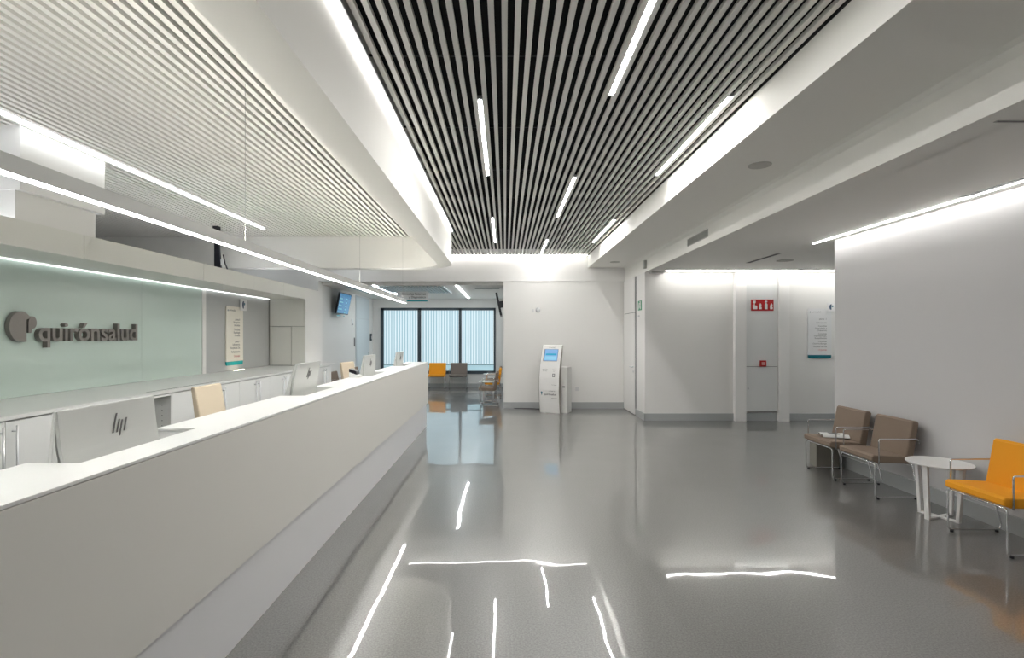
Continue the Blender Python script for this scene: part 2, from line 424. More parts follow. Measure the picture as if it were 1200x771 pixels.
# ------------------------------------------------------------------ LIGHTS (lamps, some added out of view as fill)
def linlight(name, label, cat, m, x0, x1, y0, y1, z0, z1, house=None, group=None):
    t = thing(name, label, cat, ((x0+x1)/2, (y0+y1)/2, z1), 0, group)
    build(MB().box(x0, x1, y0, y1, z0, z1), 'diffuser', m, t)
    if house: build(MB().box(*house), 'housing', ALU, t)
    return t
G = 'linear lamps set between the hall ceiling slats'
def slatlamp(xc, y0, y1, label):
    xa = -0.862 + round((xc - 0.034 - 0.0212 + 0.862)/0.0765)*0.0765 + 0.034   # fits the gap between two slats
    linlight('linear_lamp', label, 'ceiling lamp', LED_C, xa+0.010, xa+0.0325, y0, y1, ZS+0.0005, ZS+0.004,
             (xa+0.0005, xa+0.042, y0-0.03, y1+0.03, ZS+0.004, ZS+0.03), G)
slatlamp(-0.165, 4.1, 6.0, 'lit slat ceiling lamp nearest the middle, long and upright in view')
slatlamp(-0.20, 8.2, 10.3, 'short lit slat ceiling lamp beyond the middle one, towards the back beam')
slatlamp(0.82, 1.9, 4.0, 'longest lit slat ceiling lamp running out of the top of the picture')
slatlamp(0.82, 6.1, 8.1, 'lit slat ceiling lamp in the second row, halfway to the back beam')
slatlamp(0.80, 10.05, 11.75, 'tiny lit slat ceiling lamp closest to the back beam')
slatlamp(1.735, 4.05, 6.0, 'lit slat ceiling lamp along the right edge, nearer one')
slatlamp(1.735, 8.35, 10.3, 'lit slat ceiling lamp along the right edge, farther one')
linlight('cove_light', 'bright strip light in the cove along the bulkhead', 'strip light', LED_COVE, -0.925, -0.90, 0.3, 9.05, 3.43, 3.44, (-0.93, -0.88, 0.3, 9.05, 3.44, 3.465))
linlight('beam_light', 'thin strip light where slats meet the back beam', 'strip light', LED_BEAM, -2.17, 1.85, YB-0.13, YB-0.115, 3.455, 3.465)
linlight('wall_wash_light', 'strip light at the top of the right corridor wall', 'strip light', LED_WALL, 3.06, 7.9, 10.035, 10.053, 2.880, 2.889)
linlight('wall_wash_light', 'strip light along the ceiling above the armchairs', 'strip light', LED_RIGHT, 4.125, 4.142, 1.0, 7.1, 2.880, 2.889)
linlight('recessed_line_light', 'recessed line light in the white slats over the reception wall', 'strip light', LED_L, LX-0.010, LX+0.010, -2.4, 9.0, ZS-0.01, ZS+0.01, (LX-0.028, LX+0.028, -2.45, 9.04, ZS+0.01, ZS+0.03))
linlight('canopy_light', 'thin strip light under the canopy above the glass panels', 'strip light', LED_H, -4.130, -4.122, -2.9, 9.25, 2.285, 2.292)
linlight('linear_lamp', 'lit line lamp in the waiting room ceiling near its left wall', 'ceiling lamp', LED_W, -3.085, -3.04, 12.285, 16.3, 2.818, 2.829)
linlight('linear_lamp', 'slanting lit line lamp in the waiting room ceiling right of the hanging sign', 'ceiling lamp', LED_W, -1.16, -1.11, 12.4, 16.4, 2.818, 2.829)
linlight('canopy_fill_light', 'added fill light hidden on top of the canopy behind its edge', 'strip light', led('led_canopy_fill', 24, (0.95, 0.97, 1.0)), -4.36, -4.34, -2.9, 9.9, 2.472, 2.480)  # added unseen strip, lifts the dark slats beyond the column
linlight('linear_lamp', 'added fill light on the corridor ceiling, unseen beyond the right wall', 'ceiling lamp', LED_W, 6.8, 6.85, 7.2, 9.6, 2.882, 2.889)  # added out of view to brighten the corridor wall and pilasters
linlight('linear_lamp', 'added fill light hidden behind the bulkhead near the back beam, right one', 'ceiling lamp', LED_W, -3.56, -3.52, 10.3, 11.6, ZS-0.012, ZS-0.001)  # added behind the bulkhead to whiten the beam and jamb wall
linlight('linear_lamp', 'added fill light hidden behind the bulkhead near the back beam, left one', 'ceiling lamp', LED_W, -5.6, -5.56, 10.3, 11.6, 3.60, 3.615)  # second added lamp, brightens the same white wall farther left
# pendant over the counter
pd = thing('pendant_lamp', 'long suspended line pendant above the reception counter', 'pendant lamp', (-1.88, 4.5, 2.26))
pm = MB().box(-1.915, -1.91, -2.5, 9.93, 2.262, 2.330).box(-1.855, -1.85, -2.5, 9.93, 2.262, 2.330).box(-1.91, -1.855, -2.5, 9.93, 2.275, 2.318).box(-1.915, -1.85, 9.93, 9.935, 2.262, 2.330)
build(pm, 'profile', PROFILE, pd)
box('diffuser', LED_P, pd, -1.903, -1.862, -2.5, 9.928, 2.262, 2.274)
box('upper_diffuser', LED_UP, pd, -1.909, -1.856, -0.5, 9.928, 2.319, 2.328)
for y in (0.8, 3.83, 6.85, 9.72):
    build(MB().tube([(-1.882, y, 2.329), (-1.882, y, 3.475)], 0.0016, 6), 'suspension_wire', GRILLE, pd)

# ------------------------------------------------------------------ RECEPTION COUNTER
NOTCH = [(1.98, 2.72), (4.20, 4.95), (6.30, 7.02), (8.35, 9.10)]
ct = thing('reception_counter', 'long white reception counter with overhanging front and notched top', 'reception counter', (-1.6, 4.5, 0))
YE = 9.67; Y0 = -1.5
pts = [(-1.41, Y0), (-1.41, YE), (-1.79, YE)]
for a, b in NOTCH[::-1]: pts += [(-1.79, b), (-1.59, b), (-1.59, a), (-1.79, a)]
pts += [(-1.79, Y0)]
build(MB().prism(pts, 1.162, 1.175, 'xy'), 'countertop', COUNTERTOP, ct, 0.002)
box('front_panel', COUNTER, ct, -1.43, -1.41, Y0, YE, 0.424, 1.159, 0.001)
box('end_panel', COUNTER, ct, -1.79, -1.43, YE-0.02, YE, 0.424, 1.159)
box('lower_panel', PLINTH, ct, -1.52, -1.435, Y0, YE-0.03, 0.0, 0.43)
box('inner_panel', COUNTERTOP, ct, -1.59, -1.52, Y0, YE-0.03, 0.0, 1.160)
ysegs = [(Y0, NOTCH[0][0])] + [(NOTCH[i][1], NOTCH[i+1][0]) for i in range(3)] + [(NOTCH[3][1], YE-0.02)]
for a, b in ysegs:
    box('storage_block', COUNTERTOP, ct, -1.785, -1.592, a+0.005, b-0.005, 0.745, 1.160)
box('desk_surface', COUNTERTOP, ct, -2.12, -1.592, Y0, YE-0.02, 0.71, 0.742, 0.003)
for y in (Y0+0.02, 1.2, 3.4, 5.6, 7.7, YE-0.06):
    box('support_panel', COUNTERTOP, ct, -2.08, -1.592, y, y+0.03, 0, 0.71)
# socket plate on the block end beside the first notch
box('socket_plate', SIGNW, ct, -1.70, -1.61, 2.717, 2.725, 1.055, 1.125, 0.002)
for k in (0, 1): box('socket', GRILLE, ct, -1.69+k*0.04, -1.66+k*0.04, 2.7155, 2.718, 1.075, 1.11)

# computers
def computer(label, yc, xt, ztop, lean, dist, open_=0.05):
    """all-in-one seen from behind; lean = how far the foot of the screen sits behind its top"""
    t = thing('desktop_computer', label, 'computer', (xt, yc, 0.742), 0, 'all-in-one computers along the counter')
    w = 0.275; zb = ztop - 0.37
    scr = [(xt-0.012, ztop), (xt, ztop), (xt-lean, zb), (xt-lean-0.014, zb)]
    build(MB().prism(scr, yc-w, yc+w, 'xz'), 'screen', SILVER, t, 0.003)
    box('display', BLACK, t, xt-0.0155, xt-0.0125, yc-w+0.012, yc+w-0.012, ztop-0.35, ztop-0.01, M=Matrix.Translation((xt, 0, ztop)) @ Matrix.Rotation(math.atan2(lean, 0.37), 4, 'Y') @ Matrix.Translation((-xt, 0, -ztop)))
    # curved rear shell, concave towards the foot
    back = []
    for k in range(13):
        u = k/12
        back.append((xt + 0.004 - lean*u + open_*u + dist*(u**3.5), ztop - 0.004 - 0.37*u))
    shell = back + [(p[0]-0.014, p[1]) for p in back[::-1]]
    build(MB().prism(shell, yc-w+0.004, yc+w-0.004, 'xz', smooth=False), 'rear_shell', SHELL, t)
    side = [(xt-lean*u_, ztop-0.37*u_) for u_ in (0.12, 1.0)] + [(max(back[k][0]-0.021, xt-lean*k/12+0.0015), back[k][1]) for k in range(12, 1, -1)]
    build(MB().prism(side, yc-w+0.003, yc+w-0.003, 'xz'), 'inner_housing', SILVER, t)
    fx = back[-1][0]
    st = MB().prism([(fx-0.01, zb-0.02), (fx-0.045, zb-0.02), (fx-0.085, 0.76), (fx-0.06, 0.76)], yc-0.07, yc+0.07, 'xz')
    st.box(fx-0.25, fx+0.0, yc-0.12, yc+0.12, 0.742, 0.757)
    build(st, 'stand', SILVER, t, 0.003)
    # four slanted strokes of the maker's mark, printed on the shell
    lg = MB()
    for (ox, z0, z1) in ((-0.052, -0.050, 0.068), (-0.018, -0.050, 0.028), (0.010, -0.075, 0.022), (0.044, -0.050, 0.030)):
        def pt(yy, zz): return (yy + zz*0.42, zz)
        lg.prism([pt(ox, z0), pt(ox+0.011, z0), pt(ox+0.011, z1), pt(ox, z1)], 0, 0.0015, 'yz')
    u = 0.30
    s0 = Vector(back[2]); s1 = Vector(back[4]); ang = math.atan2(s0.x - s1.x, s0.y - s1.y)
    zc = ztop - 0.095; xc = (s0.x+s1.x)/2 + 0.0012
    lg.xf(Matrix.Translation((xc, yc+0.035, zc)) @ Matrix.Rotation(ang, 4, 'Y') @ Matrix.Diagonal((1, 0.68, 0.68, 1)))
    build(lg, 'logo_mark', PRINT, t)
    return t
computer('large silver all-in-one computer seen from behind at the near end of the counter', 2.245, -1.675, 1.368, 0.03, 0.07, 0.065)
computer('tilted silver all-in-one computer, second along the counter from the near end', 4.54, -1.68, 1.425, 0.13, 0.06)
computer('small silver all-in-one computer, third along the counter from the near end', 6.585, -1.68, 1.413, 0.07, 0.02)
computer('small silver all-in-one computer farthest along the counter, before the window', 8.66, -1.72, 1.39, 0.07, 0.02)
# card terminal on the ledge
tm = thing('card_terminal', 'small black card terminal with white base left of the third computer', 'card terminal', (-1.73, 6.1, 1.175))
build(MB().prism([(-1.78, 1.175), (-1.67, 1.175), (-1.67, 1.195), (-1.78, 1.235)], 6.03, 6.17, 'xz'), 'base', PAPER, tm, 0.003)
build(MB().prism([(-1.785, 1.235), (-1.70, 1.204), (-1.70, 1.245), (-1.785, 1.275)], 6.04, 6.16, 'xz'), 'handset', BLACK, tm, 0.004)

# ------------------------------------------------------------------ BACK WALL OF RECEPTION
XG = -4.15; ZC = 1.125; XF = -3.26
wt = thing('worktop', 'long white worktop over the cabinets below the glass panels', 'worktop', (-3.7, 4, ZC-0.03))
build(MB().box(-4.25, XF+0.012, -2.9, 10.15, ZC-0.028, ZC), 'top', COUNTERTOP if False else CAB, wt, 0.002)
box('cable_slot', DARK, wt, -3.33, -3.315, 4.9, 6.2, ZC-0.005, ZC+0.0008)
def cabinet(a, b, doors, label, handle='both'):
    t = thing('base_cabinet', label, 'cabinet', (-3.7, (a+b)/2, 0), 0, 'base cabinets behind the counter')
    if doors:
        box('body', mat('carcass', (0.55, 0.55, 0.55), 0.5) if 'carcass' not in bpy.data.materials else bpy.data.materials['carcass'], t, -4.24, XF-0.022, a+0.001, b-0.001, 0.08, ZC-0.036)
        n = doors; w = (b-a)/n
        for k in range(n):
            p, q = a + k*w + 0.003, a + (k+1)*w - 0.003
            dr = box('door', CAB, t, XF-0.02, XF, p, q, 0.085, ZC-0.04, 0.001)
            hy = None
            if handle == 'both': hy = q - 0.045 if k == 0 else p + 0.045
            elif handle == 'start': hy = p + 0.045
            if hy:
                hm = MB().tube([(XF+0.035, hy, 0.48), (XF+0.035, hy, 1.06)], 0.007, 10)
                hm.tube([(XF, hy, 0.55), (XF+0.035, hy, 0.55)], 0.005, 8).tube([(XF, hy, 1.02), (XF+0.035, hy, 1.02)], 0.005, 8)
                build(hm, 'handle', ALU, dr)
    else:
        t2 = MB().box(-4.24, XF, a+0.001, a+0.019, 0.08, ZC-0.036).box(-4.24, XF, b-0.019, b-0.001, 0.08, ZC-0.036)
        t2.box(-4.24, -4.22, a+0.019, b-0.019, 0.08, ZC-0.036).box(-4.22, XF, a+0.019, b-0.019, 0.08, 0.10).box(-4.22, XF, a+0.019, b-0.019, ZC-0.056, ZC-0.036)
        build(t2, 'body', CAB, t)
        box('shelf', CAB, t, -4.22, XF-0.02, a+0.019, b-0.019, 0.55, 0.57)
        for k in range(6): box('shelf_pin', DARK, t, XF-0.09, XF-0.083, b-0.0205, b-0.018, 0.72+k*0.05, 0.727+k*0.05)
    box('plinth', GREYW, t, -4.2, XF-0.06, a, b, 0, 0.08)
cabinet(2.16, 3.02, 2, 'white cabinet just outside the left edge')
cabinet(3.02, 3.88, 2, 'white cabinet with a long bar handle at the left edge')
cabinet(3.88, 4.32, 1, 'narrow white cabinet without visible handle behind the nearest computer', None)
cabinet(4.32, 5.18, 0, 'open white shelf cabinet behind the nearest computer')
cabinet(5.18, 5.62, 1, 'narrow white cabinet between the open shelf and the beige chair', None)
cabinet(5.62, 6.49, 2, 'white cabinet partly behind the beige office chair')
cabinet(6.49, 7.35, 2, 'white cabinet with paired handles right of the beige office chair')
cabinet(7.35, 8.20, 2, 'white cabinet with paired handles left of the second computer')
cabinet(8.20, 9.06, 2, 'white cabinet hidden behind the second computer')
cabinet(9.06, 9.92, 2, 'last white cabinet below the tall cupboard')

# glass wall
gp = 'frosted glass panels behind the counter'
for a, b, l in ((-2.9, 3.2, 'frosted green glass panel just outside the left edge'),
                (3.2, 6.04, 'wide frosted green glass panel carrying the raised clinic name'), (6.04, 7.24, 'narrow frosted green glass panel right of the raised clinic name')):
    tag(box('glass_panel', GLASSG, None, -4.249, XG, a+0.0015, b-0.0015, ZC+0.002, 2.288), l, 'glass panel', gp)
tag(box('wall_post', WHITE, None, -4.249, XG+0.006, 7.245, 7.33, ZC+0.002, 2.288), 'white upright between green glass and grey wall panel', 'post')
mb = MB()
tag(box('wall_panel', mat('grey_panel', (0.47, 0.48, 0.475), 0.4), None, -4.249, XG, 7.332, 9.29, ZC+0.002, 2.288), 'grey wall panel behind the left directory sign', 'wall panel')
# canopy
cp = thing('overhead_canopy', 'white boxed canopy running above the glass panels', 'canopy', (-3.8, 3, 2.29))
seams = [-2.9, -0.9, 0.9, 2.65, 4.41, 6.16, 7.40, 8.39, 9.3]
for a, b in zip(seams, seams[1:]):
    box('fascia_panel', CABW, cp, -3.53, -3.51, a+0.003, b-0.003, 2.293, 2.49)
box('backing_board', GRILLE, cp, -3.536, -3.531, -2.9, 9.3, 2.30, 2.485)
box('soffit', CABW, cp, -4.24, -3.537, -2.9, 9.3, 2.293, 2.31)
box('top_board', CABW, cp, -4.24, -3.537, -2.9, 9.3, 2.47, 2.488)
# tall cupboard
tc = thing('tall_cupboard', 'tall cream and white cupboard closing the far end of the canopy', 'cupboard', (-3.88, 9.7, ZC))
box('body', GRILLE, tc, -4.245, -3.53, 9.325, 10.13, ZC+0.002, 2.47)
box('side_panel', WHITE, tc, -3.53, -3.51, 9.3, 10.15, ZC+0.002, 2.49)
box('upper_panel', CABW, tc, -4.14, -3.536, 9.303, 9.324, 1.822, 2.465, 0.001)
box('door', CABW, tc, -4.10, -3.763, 9.303, 9.324, ZC+0.012, 1.808, 0.001)
box('door', CABW, tc, -3.752, -3.532, 9.303, 9.324, ZC+0.01, 1.812, 0.001)
box('filler_panel', CABW, tc, -4.14, -4.106, 9.303, 9.324, ZC+0.01, 1.812, 0.001)

# raised clinic name on the glass
ln = thing('clinic_name_sign', 'raised taupe metal clinic name and symbol on the green glass', 'sign', (XG, 5.2, 1.6))
def ell(cy, cz, ry, rz, a0, a1, n=24): return [(cy + ry*math.cos(a0+(a1-a0)*k/n), cz + rz*math.sin(a0+(a1-a0)*k/n)) for k in range(n+1)]
D = 0.045
yb = 4.54
big = ell(4.49, 1.728, 0.110, 0.130, math.radians(35), math.radians(245)) + [(4.515, 1.598), (4.54, 1.600), (4.54, 1.79)]
build(MB().prism(big, XG+0.003, XG+D, 'yz'), 'symbol', TAUPE, ln, 0.002)
small = ell(4.598, 1.765, 0.040, 0.055, -PI*0.35, PI) + [(4.558, 1.675), (4.585, 1.675), (4.590, 1.71)]
build(MB().prism(small, XG+0.003, XG+D, 'yz'), 'symbol', TAUPE, ln, 0.002)
me = text_mesh('quirónsalud', 0.25, D/2, 'LEFT', 0.004, 4, 1.0)
xs = [v.co.x for v in me.vertices]; k = 1.25/(max(xs)-min(xs)); x0 = min(xs)
me.transform(Matrix.Translation((XG+0.003+D/2, 4.655, 1.605)) @ FACE['+x'] @ Matrix.Diagonal((k, 1.0, 1, 1)) @ Matrix.Translation((-x0, 0, 0)))
# split into single letters (dots and accents stay with their letter)
bm = bmesh.new(); bm.from_mesh(me); bpy.data.meshes.remove(me)
bmesh.ops.remove_doubles(bm, verts=bm.verts[:], dist=1e-5)
seen = set(); comps = []
for v in bm.verts:
    if v.index in seen: continue
    st = [v]; seen.add(v.index); comp = []
    while st:
        a = st.pop(); comp.append(a)
        for e in a.link_edges:
            b = e.other_vert(a)
            if b.index not in seen: seen.add(b.index); st.append(b)
    comps.append(comp)
comps = [(min(v.co.y for v in c), max(v.co.y for v in c), {v.index for v in c}) for c in comps]
comps.sort(key=lambda c: -(c[1]-c[0]))
groups = []
for lo, hi, ids in comps:
    for g in groups:
        if min(hi, g[1]) - max(lo, g[0]) > 0.6*(hi-lo): g[2] |= ids; break
    else: groups.append([lo, hi, set(ids)])
groups.sort(key=lambda g: g[0])
for lo, hi, ids in groups:
    b2 = bmesh.new(); vm = {}
    for f in bm.faces:
        if f.verts[0].index in ids:
            vs = []
            for v in f.verts:
                if v.index not in vm: vm[v.index] = b2.verts.new(v.co)
                vs.append(vm[v.index])
            try: b2.faces.new(vs)
            except ValueError: pass
    m2 = bpy.data.meshes.new('letter'); b2.to_mesh(m2); b2.free()
    link('letter', m2, TAUPE, ln)
bm.free()

# ------------------------------------------------------------------ DIRECTORY SIGNS
def emblem(parent, face, c, r, m1, m2, off=0.0):
    """the small two-lobed leaf mark"""
    F = Matrix.Translation(c) @ FACE[face]
    a = [(r*0.62*math.cos(t)-r*0.15, r*math.sin(t)) for t in [math.radians(60)+k*math.radians(215)/16 for k in range(17)]] + [(0, -r*0.8), (0, r*0.75)]
    build(MB().prism(a, 0, 0.001, 'xy', M=F), 'emblem', m1, parent)
    b = [(r*0.38+r*0.28*math.cos(t), r*0.25+r*0.35*math.sin(t)) for t in [k*2*PI/14 for k in range(14)]]
    build(MB().prism(b, 0, 0.001, 'xy', M=F), 'emblem', m2, parent)
def directory(label, face, org, w, h, msign, mteal, lines, red):
    """org = lower left corner on the wall (world)"""
    t = thing('directory_sign', label, 'sign', org)
    F = Matrix.Translation(org) @ FACE[face]
    tb = h*0.065
    build(MB().prism(rrect(0, w, tb, h, 0.03, (0,0,0,1)), 0, 0.018, 'xy', M=F), 'board', msign, t)
    build(MB().prism(rrect(0.004, w-0.004, 0, tb, 0.03, (1,1,0,0)), 0, 0.018, 'xy', M=F), 'colour_band', mteal, t)
    s = w*0.36
    build(MB().prism(rrect(w*0.80, w*0.80+s, h*0.945, h*0.945+s, 0.012), 0.018, 0.034, 'xy', M=F), 'badge', SIGNW, t)
    def W(x, y, z=0.019): return tuple(F @ Vector((x, y, z)))
    emblem(t, face, W(w*0.80+s*0.5, h*0.945+s*0.5, 0.034), s*0.33, NAVY, TEALD)
    emblem(t, face, W(w*0.095, h*0.93, 0.018), w*0.032, NAVY, TEALD)
    text('quirónsalud', PRINT, t, W(w*0.15, h*0.922, 0.018), face, w*0.085)
    for i, (s_, yy) in enumerate(lines):
        text(s_, PRINTR if i == red else PRINT, t, W(w*0.80, h*yy, 0.018), face, w*0.092, 'RIGHT', offset=0.0002)
    return t
R_LINES = [('planta -1', 0.775), ('Información', 0.700), ('Consultas', 0.635), ('Ginecología y', 0.590), ('Obstetricia', 0.545), ('Consultas', 0.480),
           ('Traumatología,', 0.435), ('Rehabilitación', 0.390), ('Consultas', 0.325), ('Otorrinolaringo', 0.280), ('Hospital de Día', 0.220), ('Urgencias', 0.155)]
directory('white directory board with dark teal foot on the right corridor wall', '-y', (5.885, 10.298, 1.215), 0.455, 0.965, SIGNW, TEALD, R_LINES, 11)
L_LINES = [('planta 0', 0.765), ('Recepción', 0.715), ('Admisión', 0.665), ('Consultas', 0.59), ('Radiología', 0.54), ('Farmacia', 0.49),
           ('planta 1', 0.385), ('Laboratorio', 0.335), ('Hospital de Día', 0.275), ('Rehabilitación', 0.21), ('Urgencias', 0.135)]
dl = directory('cream directory board with bright teal foot on the grey panel left', '+x', (XG+0.001, 7.84, 1.205), 0.50, 0.89, SIGNC, TEAL, L_LINES, 10)
# small warm lamp lighting the sign foot on the worktop
sp = thing('sign_uplight', 'small warm light glowing on the worktop below the cream directory board', 'spotlight', (-4.06, 8.09, ZC))
box('diffuser', LED_SPOT, sp, -4.085, -4.055, 7.95, 8.23, ZC+0.004, ZC+0.007)
box('housing', ALU, sp, -4.09, -4.05, 7.94, 8.24, ZC, ZC+0.004)

# fire sign with four pictograms
fs = thing('fire_equipment_sign', 'red fire equipment sign with four white pictograms on the cabinet', 'sign', (4.97, 10.23, 2.24))
FX0 = 4.752; FZ0 = 2.135; FW = 0.437; FH = 0.218
box('plate', RED, fs, FX0, FX0+FW, 10.222, 10.2295, FZ0, FZ0+FH, 0.002)
def pic(polys, cx):
    mb = MB()
    for p in polys: mb.prism([(FX0+cx+x, FZ0+y) for x, y in p], 10.2205, 10.2222, 'xz')
    return mb
hand = [[(-0.042, 0.03), (0.042, 0.03), (0.042, 0.095), (-0.042, 0.115)], [(-0.022, 0.095), (-0.004, 0.095), (-0.004, 0.155), (-0.022, 0.155)], [(-0.04, 0.150), (0.012, 0.150), (0.012, 0.195), (-0.04, 0.195)]]
flame = [[(-0.024, 0.03), (0.024, 0.03), (0.028, 0.06), (0.012, 0.085), (0.026, 0.11), (0.0, 0.15), (-0.018, 0.115), (-0.028, 0.07)]]
ext = [[(-0.027, 0.03), (0.027, 0.03), (0.027, 0.125), (0.012, 0.145), (-0.012, 0.145), (-0.027, 0.125)], [(-0.008, 0.145), (0.008, 0.145), (0.008, 0.17), (-0.008, 0.17)], [(-0.03, 0.165), (0.025, 0.165), (0.02, 0.19), (-0.012, 0.195)]]
for polys, cx in ((hand, 0.075), (flame, 0.178), (ext, 0.290), (flame, 0.390)):
    build(pic(polys, cx), 'pictogram', PAPER, fs)
fa = thing('fire_alarm_button', 'small red alarm call point above the lower cabinet door', 'alarm button', (4.975, 10.23, 1.12))
box('casing', RED, fa, 4.918, 5.035, 10.195, 10.2295, 1.055, 1.175, 0.006)
box('pressel', mat('pale_red', (0.65, 0.35, 0.33), 0.4), fa, 4.945, 5.008, 10.192, 10.1955, 1.085, 1.145)
# exit sign on the short wall
es = thing('exit_sign', 'small green emergency exit sign beside the far door', 'sign', (2.72, 10.66, 2.25))
box('plate', GREEN, es, 2.706, 2.7195, 10.54, 10.78, 2.165, 2.355, 0.002)
run = [[(0.03, 0.02), (0.06, 0.02), (0.10, 0.08), (0.15, 0.03), (0.17, 0.045), (0.13, 0.10), (0.16, 0.14), (0.12, 0.155), (0.08, 0.145), (0.055, 0.10)],
       [(0.13, 0.158), (0.155, 0.158), (0.155, 0.18), (0.13, 0.18)], [(0.185, 0.02), (0.225, 0.02), (0.225, 0.175), (0.185, 0.175)]]
mb = MB()
for p in run: mb.prism([(10.78-a, 2.165+b) for a, b in p], 2.7045, 2.7062, 'yz')
build(mb, 'pictogram', PAPER, es)
sw = thing('wall_switch', 'tiny switch below the green exit sign', 'switch', (2.72, 10.75, 2.05)); box('plate', ALU, sw, 2.700, 2.7195, 10.71, 10.80, 2.04, 2.065, 0.002)
sn = thing('wall_sounder', 'small grey sounder high on the side beam above the exit sign', 'alarm sounder', (2.72, 10.2, 3.0))
box('casing', GRILLE, sn, 2.665, 2.7195, 10.16, 10.25, 2.945, 3.105, 0.006); box('face', GREYW, sn, 2.66, 2.6655, 10.17, 10.24, 2.96, 3.09)
em = thing('emergency_luminaire', 'slim grey emergency luminaire under the ceiling left of the strip light', 'luminaire', (2.88, 10.1, 2.89))
box('casing', GRILLE, em, 2.78, 3.04, 10.05, 10.20, 2.85, 2.8895, 0.004); box('lens', SIGNW, em, 2.80, 3.02, 10.06, 10.19, 2.843, 2.85)

# ceiling hardware
def vent(name, label, x0, x1, y0, y1, z, cat='air diffuser'):
    t = thing(name, label, cat, ((x0+x1)/2, (y0+y1)/2, z))
    mb = MB().box(x0-0.008, x0, y0, y1, z-0.004, z-0.0005).box(x1, x1+0.008, y0, y1, z-0.004, z-0.0005).box(x0-0.008, x1+0.008, y0-0.008, y0, z-0.004, z-0.0005).box(x0-0.008, x1+0.008, y1, y1+0.008, z-0.004, z-0.0005)
    build(mb, 'frame', GRILLE, t); build(MB().box(x0, x1, y0, y1, z-0.002, z-0.0005), 'slot', DARK, t)
vent('slot_diffuser', 'dark slot diffuser in the right ceiling before the corridor strip light', 4.09, 4.15, 7.97, 8.97, 2.89)
vent('slot_diffuser', 'dark slot diffuser beside the strip light above the armchairs', 4.07, 4.12, 3.7, 4.72, 2.89)
vent('slot_diffuser', 'short slot diffuser near the top right corridor wall', 5.45, 5.85, 9.82, 9.87, 2.89)
vent('slot_diffuser', 'thin access joint in the ceiling at the right edge of the picture', 2.84, 3.3, 3.05, 3.062, 2.89)
def spk(label, x, y, z, r=0.1):
    t = thing('ceiling_speaker', label, 'ceiling speaker', (x, y, z))
    build(MB().lathe([(r, z-0.0005), (r, z-0.006), (r*0.96, z-0.009), (0.001, z-0.009)], (x, y)), 'grille', mat('speaker_grille', (0.50, 0.49, 0.46), 0.7) if 'speaker_grille' not in bpy.data.materials else bpy.data.materials['speaker_grille'], t)
spk('round ceiling speaker in the soffit right of the slats, nearer one', 2.31, 4.8, 3.2)
spk('round ceiling speaker in the soffit, farther one near the back wall', 2.30, 11.1, 3.2)
spk('round ceiling speaker in the right corridor ceiling', 4.6, 8.7, 2.89, 0.13)
bg = thing('return_grille', 'rectangular louvred air grille on the side beam', 'air grille', (2.72, 7.5, 3.03))
mb = MB().box(2.712, 2.7195, 7.09, 7.88, 2.975, 2.985).box(2.712, 2.7195, 7.09, 7.88, 3.075, 3.085).box(2.712, 2.7195, 7.09, 7.10, 2.985, 3.075).box(2.712, 2.7195, 7.87, 7.88, 2.985, 3.075)
build(mb, 'frame', GRILLE, bg); box('backing', DARK, bg, 2.717, 2.7195, 7.10, 7.87, 2.985, 3.075)
mb = MB(); y = 7.115
while y < 7.865: mb.box(2.7125, 2.717, y, y+0.012, 2.985, 3.075); y += 0.026
build(mb, 'louvres', GRILLE, bg)

# black bracket/pole hanging at the back of the reception
hb = thing('hanging_screen_bracket', 'slim black bracket hanging from the slats behind the pendant lamp', 'bracket', (-4.8, 8.8, 3.47))
box('ceiling_plate', BLACK, hb, -4.84, -4.76, 8.75, 8.85, 3.38, 3.469)
build(MB().prism([(-4.83, 3.38), (-4.77, 3.38), (-4.74, 3.0), (-4.72, 2.78), (-4.83, 2.78)], 8.78, 8.82, 'xz'), 'arm', BLACK, hb)
box('connector', SIGNW, hb, -4.74, -4.68, 8.79, 8.81, 2.82, 2.92)
build(MB().tube([(-4.69, 8.8, 3.0), (-4.66, 8.8, 2.86), (-4.62, 8.8, 2.76)], 0.012, 8), 'cable', BLACK, hb)

# wall camera / emergency spots on the back wall
wc = thing('wall_camera', 'small round wall camera on the back wall above the kiosk', 'camera', (0.75, YB+0.02, 2.25))
build(MB().lathe([(0.001, 0.052), (0.035, 0.045), (0.052, 0.02), (0.056, 0)], (0, 0), 20).xf(Matrix.Translation((0.745, YB+0.0195, 2.24)) @ Matrix.Rotation(PI/2, 4, 'X')), 'dome', ALU, wc)
box('junction_box', GREYW, wc, 0.61, 0.655, YB, YB+0.0195, 2.19, 2.26, 0.004)

# ------------------------------------------------------------------ KIOSK
kc = (1.04, 11.5)
kz = math.radians(-26)
ks = thing('ticket_kiosk', 'white leaning self-service kiosk with blue screen by the back wall', 'kiosk', (kc[0], kc[1], 0), kz)
KM = Matrix.Translation((kc[0], kc[1], 0)) @ Matrix.Rotation(kz, 4, 'Z')
